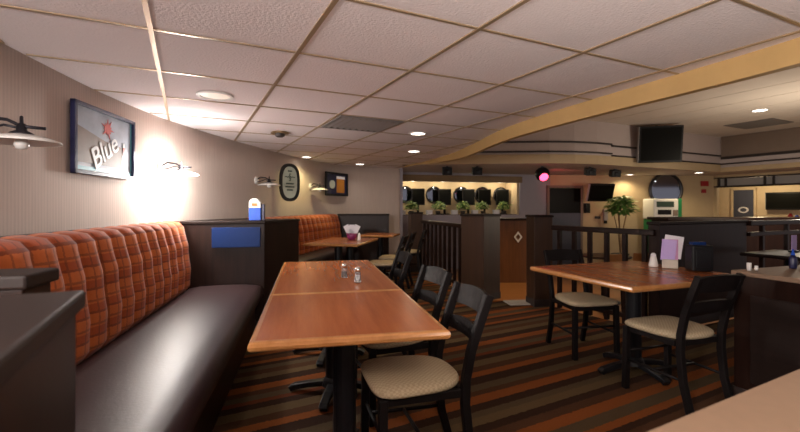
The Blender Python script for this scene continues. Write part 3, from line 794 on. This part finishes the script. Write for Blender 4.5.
MB().lathe([(.03, -.06), (.05, -.05), (.055, -.02)], 20).build('sensor', M['moulding'], t)
def vent(label, cx, cy, z, s, rz):
    t = thing('ceiling_vent', label, 'vent', (cx, cy, z), rz, 'grey ceiling vents')
    MB().rectring(0, 0, s/2-.04, s/2-.04, [(0, -.012), (.035, -.012), (.035, -.002), (0, -.002)]).build('frame', M['vent'], t)
    m_ = MB()
    for k in range(9): m_.box((-s*.42+s*.84*k/8, 0, -.008), (s*.075, s-.1, .004), ry=R(20))
    m_.build('grille', M['vent'], t)
    MB().box((0, 0, -.003), (s-.08, s-.08, .002)).build('backing', M['brownpaint'], t)
cc = v1*1.595+d1*4.11
vent('grey square vent in the tiled low ceiling', cc.x, cc.y, CEIL, .66, A_GRID)
vent('grey square vent in the bar ceiling, at the upper right', 7.3, 8.75, BARC, .85, A_GRID)

# ------------------------------------------------------------------ bar things
def tv(label, loc, rz, rx, w, h, deep, mount):
    t = thing('television', label, 'television', loc, rz)
    body = MB().box((0, 0, 0), (w, deep, h), rx=rx).build('body', M['tvbody'], t, bevel=.012)
    MB().box((0, -deep/2-.001, 0), (w-.07, .006, h-.08)).build('screen', M['screen'], t); LAST[0].rotation_euler = (rx, 0, 0)
    MB().box((-w/2-.002, 0, 0), (.012, deep*.9, h-.01)).build('side_trim', M['grey'], t, bevel=.002); LAST[0].rotation_euler = (rx, 0, 0)
    MB().tube(mount, .025).build('bracket', M['iron'], t)
    return t
tv('large black television hung from the ceiling before the bulkhead', (5.30, 8.75, 2.53), R(-14), R(8), .80, .74, .12, [(0, .05, .1), (0, .2, .25), (0, .2, .43)])
tv('small black television bracketed to the beige wall above the plant', (5.12, 10.95, 1.62), R(12), R(16), .72, .46, .07, [(0, .02, 0), (0, .15, .06), (0, .42, .1)])
tv('black television in the room behind the servery opening', (8.5+.445*.6+.896*2.35, 11.6-.896*.6+.445*2.35, 1.42), R(-63.6), 0, .9, .5, .08, [(0, .02, 0), (0, .12, 0)])

tt = thing('round_mirror', 'large round mirror with a dark frame on the beige wall', 'mirror', (7.12, 11.50, 1.70), R(2.5))
MB().lathe([(.40, .0), (.40, .03), (.43, .045), (.47, .03), (.47, 0)], 44, rx=R(90), hollow=True).build('frame', M['iron'], tt, smooth=False)
MB().lathe([(.405, .0), (.405, .018), (.36, .022)], 44, rx=R(90)).build('glass', M['mirror'], tt)

t = thing('cash_machine', 'white upright machine with a green lower body beneath the round mirror', 'machine', (6.75, 11.05, LOW), R(5))
MB().box((-.03, 0, .62), (.66, .45, 1.24)).build('body', M['green'], t, bevel=.02)
MB().box((-.05, 0, 1.50), (.66, .45, .52)).build('upper_housing', M['white'], t, bevel=.03)
MB().box((.32, 0, 1.50), (.10, .45, .52)).build('side_panel', M['green'], t, bevel=.01)
MB().box((-.08, -.228, 1.62), (.46, .012, .14)).build('screen', M['ink'], t, bevel=.004)
MB().box((-.10, -.228, 1.42), (.36, .012, .12)).build('keypad', M['tvbody'], t, bevel=.004)
MB().box((.19, -.228, 1.40), (.13, .012, .15)).build('slot', M['brownpaint'], t, bevel=.004)

def foliage(t, n, cx, cy, cz, rx, rz, ls, seed, mm, name='foliage'):
    rnd = random.Random(seed); b = MB()
    for i in range(n):
        th = rnd.uniform(0, 2*math.pi); ph = rnd.uniform(-.6, 1.35); rr = rnd.uniform(.45, 1)
        p = Vector((cx+rx*rr*math.cos(th)*math.cos(ph), cy+rx*rr*math.sin(th)*math.cos(ph), cz+rz*rr*math.sin(ph)))
        L = ls*rnd.uniform(.7, 1.3); wd = L*.42
        d = Vector((math.cos(th), math.sin(th), rnd.uniform(-.7, .6))).normalized(); s = d.cross(Vector((0, 0, 1))).normalized(); u = s.cross(d)
        pts = [p-d*L*.5, p-d*L*.1+s*wd*.5+u*.02*L, p+d*L*.2+s*wd*.4-u*.02, p+d*L*.55-u*.12*L, p+d*L*.2-s*wd*.4-u*.02, p-d*L*.1-s*wd*.5+u*.02*L]
        mid = p+u*.05*L
        vv = [b.bm.verts.new(q) for q in pts]; c0 = b.bm.verts.new(mid)
        for k2 in range(6): b.bm.faces.new((vv[k2], vv[(k2+1) % 6], c0))
    return b.build(name, mm, t)
t = thing('potted_plant', 'tall leafy green plant against the beige wall, left of the white machine', 'plant', (5.55, 10.8, LOW))
MB().lathe([(.14, 0), (.19, .35), (.21, .38), (.17, .38), (.15, .30)], 20).build('pot', M['pot'], t, smooth=True)
m_ = MB()
for a in range(5): m_.tube([(0, 0, .3), (.05*math.cos(a*1.3), .05*math.sin(a*1.3), .9), (.16*math.cos(a*1.3), .16*math.sin(a*1.3), 1.4)], .012)
m_.build('stem', M['goldtrim'], t)
foliage(t, 260, 0, 0, 1.52, .38, .30, .20, 3, M['leaf'])
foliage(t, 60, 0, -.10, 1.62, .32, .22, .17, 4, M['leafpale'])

WBm = Matrix.Translation(WB.location) @ Matrix.Rotation(WB.rotation_euler.z, 4, 'Z'); WBa = WB.rotation_euler.z
side = ['leftmost', 'second from left', 'middle', 'second from right', 'rightmost']
mir0 = pl0 = mon0 = bx0 = None
for i, x in enumerate((.25, .95, 1.62, 2.18, 2.78)):
    p = WBm @ Vector(((.30, 1.09, 1.86, 2.47, 3.02)[i], .655, 1.57)); lb = side[i]+' of the five round mirrors in the lit alcove'
    if not mir0:
        mir0 = thing('alcove_mirror', lb, 'mirror', p, WBa, 'round mirrors in the alcove')
        MB().lathe([(.19, 0), (.19, .02), (.205, .03), (.225, .02), (.225, 0)], 28, rx=R(90), hollow=True).build('frame', M['iron'], mir0)
        MB().lathe([(.195, 0), (.195, .012), (.15, .015)], 28, rx=R(90)).build('glass', M['mirror'], mir0)
    else: dup(mir0, p, WBa, lb)
    p = WBm @ Vector(((.58, 1.30, 1.96, 2.42, 2.94)[i], .40, 1.06)); lb = side[i]+' of the five dark monitors in the lit alcove'
    if not mon0:
        mon0 = thing('monitor', lb, 'monitor', p, WBa, 'dark monitors in the alcove')
        MB().box((0, 0, .45), (.34, .06, .42)).build('body', M['tvbody'], mon0, bevel=.01); mb = LAST[0]
        MB().box((0, -.032, .45), (.30, .006, .36)).build('screen', M['screen'], mb)
        MB().box((0, .02, .14), (.05, .04, .28)).box((0, 0, .01), (.20, .16, .02)).build('stand', M['tvbody'], mon0)
    else: dup(mon0, p, WBa+R(-12 if i > 2 else 0), lb)
    p = WBm @ Vector((x+.08, .16, 1.06)); lb = side[i]+' of the five small plants in the lit alcove'
    if not pl0:
        pl0 = thing('small_plant', lb, 'plant', p, WBa, 'small plants in the alcove')
        MB().lathe([(.05, 0), (.065, .09), (.055, .09)], 14).build('pot', M['pot'], pl0, smooth=True)
        foliage(pl0, 70, 0, 0, .20, .17, .14, .11, 8, M['leaf'])
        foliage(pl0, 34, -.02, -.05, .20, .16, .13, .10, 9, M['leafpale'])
    else: dup(pl0, p, WBa+i*1.3, lb)
    p = WBm @ Vector((x-.16, .14, 1.06)); lb = side[i]+' of the five small white boxes in the lit alcove'
    if not bx0:
        bx0 = thing('small_box', lb, 'box', p, WBa, 'small white boxes in the alcove')
        MB().box((0, 0, .05), (.15, .10, .10)).build('body', M['paper'], bx0, bevel=.006)
        MB().box((0, 0, .106), (.16, .11, .014)).build('lid', M['salt'], bx0, bevel=.004)
    else: dup(bx0, p, WBa, lb)

# speakers under the bulkhead
sp0 = None
for (px, Y, lb) in ((447, 8.95, 'leftmost small black speaker under the bulkhead'), (477, 8.95, 'second small black speaker from the left under the bulkhead'),
                    (590, 9.1, 'small black speaker under the bulkhead, right of the red spotlight'), (615, 9.6, 'rightmost small black speaker, under the bulkhead near the television')):
    p = Vector(((px-400)/F*Y, Y, SOF))
    if not sp0:
        sp0 = thing('speaker', lb, 'speaker', p, 0, 'black speakers under the bulkhead')
        MB().box((0, 0, -.10), (.20, .16, .15), rx=R(12)).build('body', M['tvbody'], sp0, bevel=.008)
        MB().box((0, 0, -.02), (.04, .06, .04)).build('bracket', M['iron'], sp0)
        MB().lathe([(.055, 0), (.05, .012), (.02, .004)], 18, (0, -.083, -.115), rx=R(102)).build('driver', M['black'], sp0)
    else: dup(sp0, p, 0, lb)
t = thing('stage_light', 'black round spotlight with a glowing red lens under the bulkhead', 'spotlight', (2.97, 8.95, SOF))
MB().tube([(0, 0, 0), (0, 0, -.04)], .03).build('bracket', M['iron'], t)
MB().lathe([(.02, -.16), (.10, -.13), (.145, -.05), (.15, .0), (.13, .07), (.07, .12), (.02, .13)], 24, (0, 0, -.15)).build('housing', M['black'], t, smooth=True)
MB().lathe([(.02, .03), (.07, .02), (.09, 0), (.08, -.01)], 20, (.0, -.10, -.235), rx=R(125)).build('lens', M['redlens'], t, smooth=True)

# small things on the beige wall
def wy(x): return 11.42+(x-3.95)*.2/4.6
t = thing('fire_alarm', 'red fire alarm box on the beige wall right of the round mirror', 'alarm', (8.22, wy(8.22)-.002, 1.88), R(2.5))
MB().box((0, -.025, 0), (.20, .05, .14)).build('strobe', M['red'], t, bevel=.008)
tag(MB().box((8.20, wy(8.2)-.025, 1.68), (.11, .045, .10)).build('alarm_pull', M['red'], bevel=.006), 'smaller red alarm pull below the fire alarm box', 'alarm')
t = thing('wall_phone', 'black telephone on the beige wall right of the door', 'telephone', (4.98, wy(4.98), 1.22), R(2.5))
MB().box((0, -.03, 0), (.16, .06, .26)).build('body', M['tvbody'], t, bevel=.012)
MB().tube([(-.05, -.075, -.11), (-.05, -.09, 0), (-.05, -.075, .11)], .022).build('handset', M['black'], t, smooth=True)
tag(MB().box((5.28, wy(5.28)-.012, .97), (.15, .022, .07)).build('switch_plate', M['moulding'], bevel=.004), 'small dark switch plate on the beige wall below the telephone', 'switch')
t = thing('wall_dispenser', 'narrow dark dispenser on the beige wall, left of the tall plant', 'dispenser', (4.98+.5, wy(5.48), .98), R(2.5))
MB().box((0, -.04, .06), (.11, .08, .30)).build('body', M['grey'], t, bevel=.012)
MB().box((0, -.04, -.13), (.07, .06, .08)).build('nozzle', M['tvbody'], t, bevel=.008)
for k, (cl, dx, hh) in enumerate((('red', 0, .2), ('blue', .12, .16), ('amber', .24, .22), ('paper', .38, .15))):
    p = Vector((8.5, 11.6))+Vector((.4446, -.8957))*(1.62+dx)+Vector((.8957, .4446))*.03
    tag(MB().lathe([(.045, 0), (.05, .02), (.05, hh*.7), (.025, hh)], 14, (p.x, p.y, .90)).build('bottle', M[cl], smooth=True),
        ['red', 'blue', 'amber', 'white'][k]+' bottle on the sill of the servery opening', 'bottle', 'bottles on the servery sill')

# ------------------------------------------------------------------ lights
def light(kind, name, loc, energy, col, size=.1, rot=None, spot=None, blend=.5):
    l = bpy.data.lights.new(name, kind); l.energy = energy; l.color = col
    if kind == 'AREA': l.shape = 'DISK'; l.size = size
    else: l.shadow_soft_size = size
    if kind == 'SPOT': l.spot_size = spot; l.spot_blend = blend
    o = bpy.data.objects.new(name, l); C.objects.link(o); o.location = loc
    if rot: o.rotation_euler = rot
    return o
WARM = (1, .86, .70); COOL = (1, .92, .84); AMB = (1, .70, .38)
lp = LIT
light('POINT', 'sconce_and_fill', (lp.x, lp.y, lp.z), 34, (1, .95, .90), .06)
light('POINT', 'sconce_uplight', (lp.x+LITN.x*.05, lp.y+LITN.y*.05, lp.z+.20), 9, (1, .95, .93), .05)
light('SPOT', 'downlight_lamp', (.62, -.05, CEIL-.02), 40, WARM, .06, (0, 0, 0), R(150), .6)
light('SPOT', 'downlight_lamp', (.207, 4.93, CEIL-.03), 8, WARM, .06, (0, 0, 0), R(140), .6)
light('SPOT', 'downlight_lamp', (.21, 6.5, CEIL-.03), 14, AMB, .06, (0, 0, 0), R(140), .6)
light('SPOT', 'downlight_lamp', (-.79, 8.45, CEIL-.03), 5, (1, .88, .75), .06, (0, 0, 0), R(150), .6)
light('SPOT', 'downlight_lamp', (-1.45, 7.2, CEIL-.03), 24, (1, .85, .42), .06, (0, 0, 0), R(150), .6)
light('SPOT', 'downlight_lamp', (-1.404, 3.256, CEIL-.03), 8, COOL, .08, (0, 0, 0), R(150), .6)
# unseen fill lights added behind the camera; no sconces stand there
light('POINT', 'sconce_and_fill', (-1.25, -1.0, 1.6), 185, (1, .92, .88), .12)
light('POINT', 'sconce_and_fill', (1.7, -.8, 1.3), 16, (1, .88, .76), .12)
light('SPOT', 'ceiling_fill', (1.0, -.9, .80), 190, (1, .88, .78), .15, (R(90+48), 0, 0), R(88), 1.0)  # added upward spot without a fixture, brightens the low ceiling
# bar
light('SPOT', 'bar_downlight', (6.31, 7.52, BARC-.03), 60, COOL, .1, (0, 0, 0), R(150), .6)
light('SPOT', 'soffit_lamp', (6.0, 11.2, SOF-.03), 30, (1, .80, .48), .08, (0, 0, 0), R(150), .6)
light('SPOT', 'soffit_lamp', (7.35, 10.55, SOF-.03), 30, (1, .80, .48), .08, (0, 0, 0), R(150), .6)
light('SPOT', 'passage_fill', (2.15, 7.5, BARC-.03), 100, (1, .68, .34), .08, (0, 0, 0), R(70), .5)  # added amber spot to brighten the passage floor, has no fixture
light('POINT', 'bar_fill', (6.2, 6.2, 1.45), 62, (1, .85, .66), .2)  # added fill for the bar ceiling and bulkhead; no pendant hangs here
light('POINT', 'servery_lamp', (9.9, 11.9, 1.95), 30, (1, .80, .48), .15)
light('SPOT', 'red_lamp', (3.02, 8.80, 1.84), 1, (1, .12, .12), .03, (0, 0, 0), R(50), .8)
ro = bpy.data.objects['red_lamp']; ro.location = (3.17, 9.10, 1.90); ro.data.energy = 30; ro.data.spot_size = R(50); ro.data.spot_blend = .8
ro.rotation_euler = (Vector((4.75, 11.45, 1.85))-ro.location).to_track_quat('-Z', 'Y').to_euler()
for x in (.4, 1.2, 2.0, 2.8):
    p = WBm @ Vector((x, .28, 1.85)); light('POINT', 'alcove_lamp', p, 4.5, (1, .86, .6), .03)

wd = bpy.data.worlds.new('ambient'); bpy.context.scene.world = wd; wd.use_nodes = True
bg = wd.node_tree.nodes['Background']; bg.inputs[0].default_value = (.9, .78, .78, 1); bg.inputs[1].default_value = .25

# ------------------------------------------------------------------ camera and view
cam = bpy.data.cameras.new('camera'); co = bpy.data.objects.new('camera', cam); C.objects.link(co)
co.location = (0, 0, CAMZ); co.rotation_euler = (R(90), 0, 0)
cam.sensor_width = 36; cam.lens = 36*F/800; cam.shift_y = -9/800; cam.clip_start = .02
cam.dof.use_dof = True; cam.dof.focus_distance = 2.6; cam.dof.aperture_fstop = 3.2
sc = bpy.context.scene; sc.camera = co
sc.view_settings.view_transform = 'Standard'; sc.view_settings.look = 'None'; sc.view_settings.exposure = .65; sc.view_settings.gamma = 1
sc.view_settings.use_curve_mapping = False
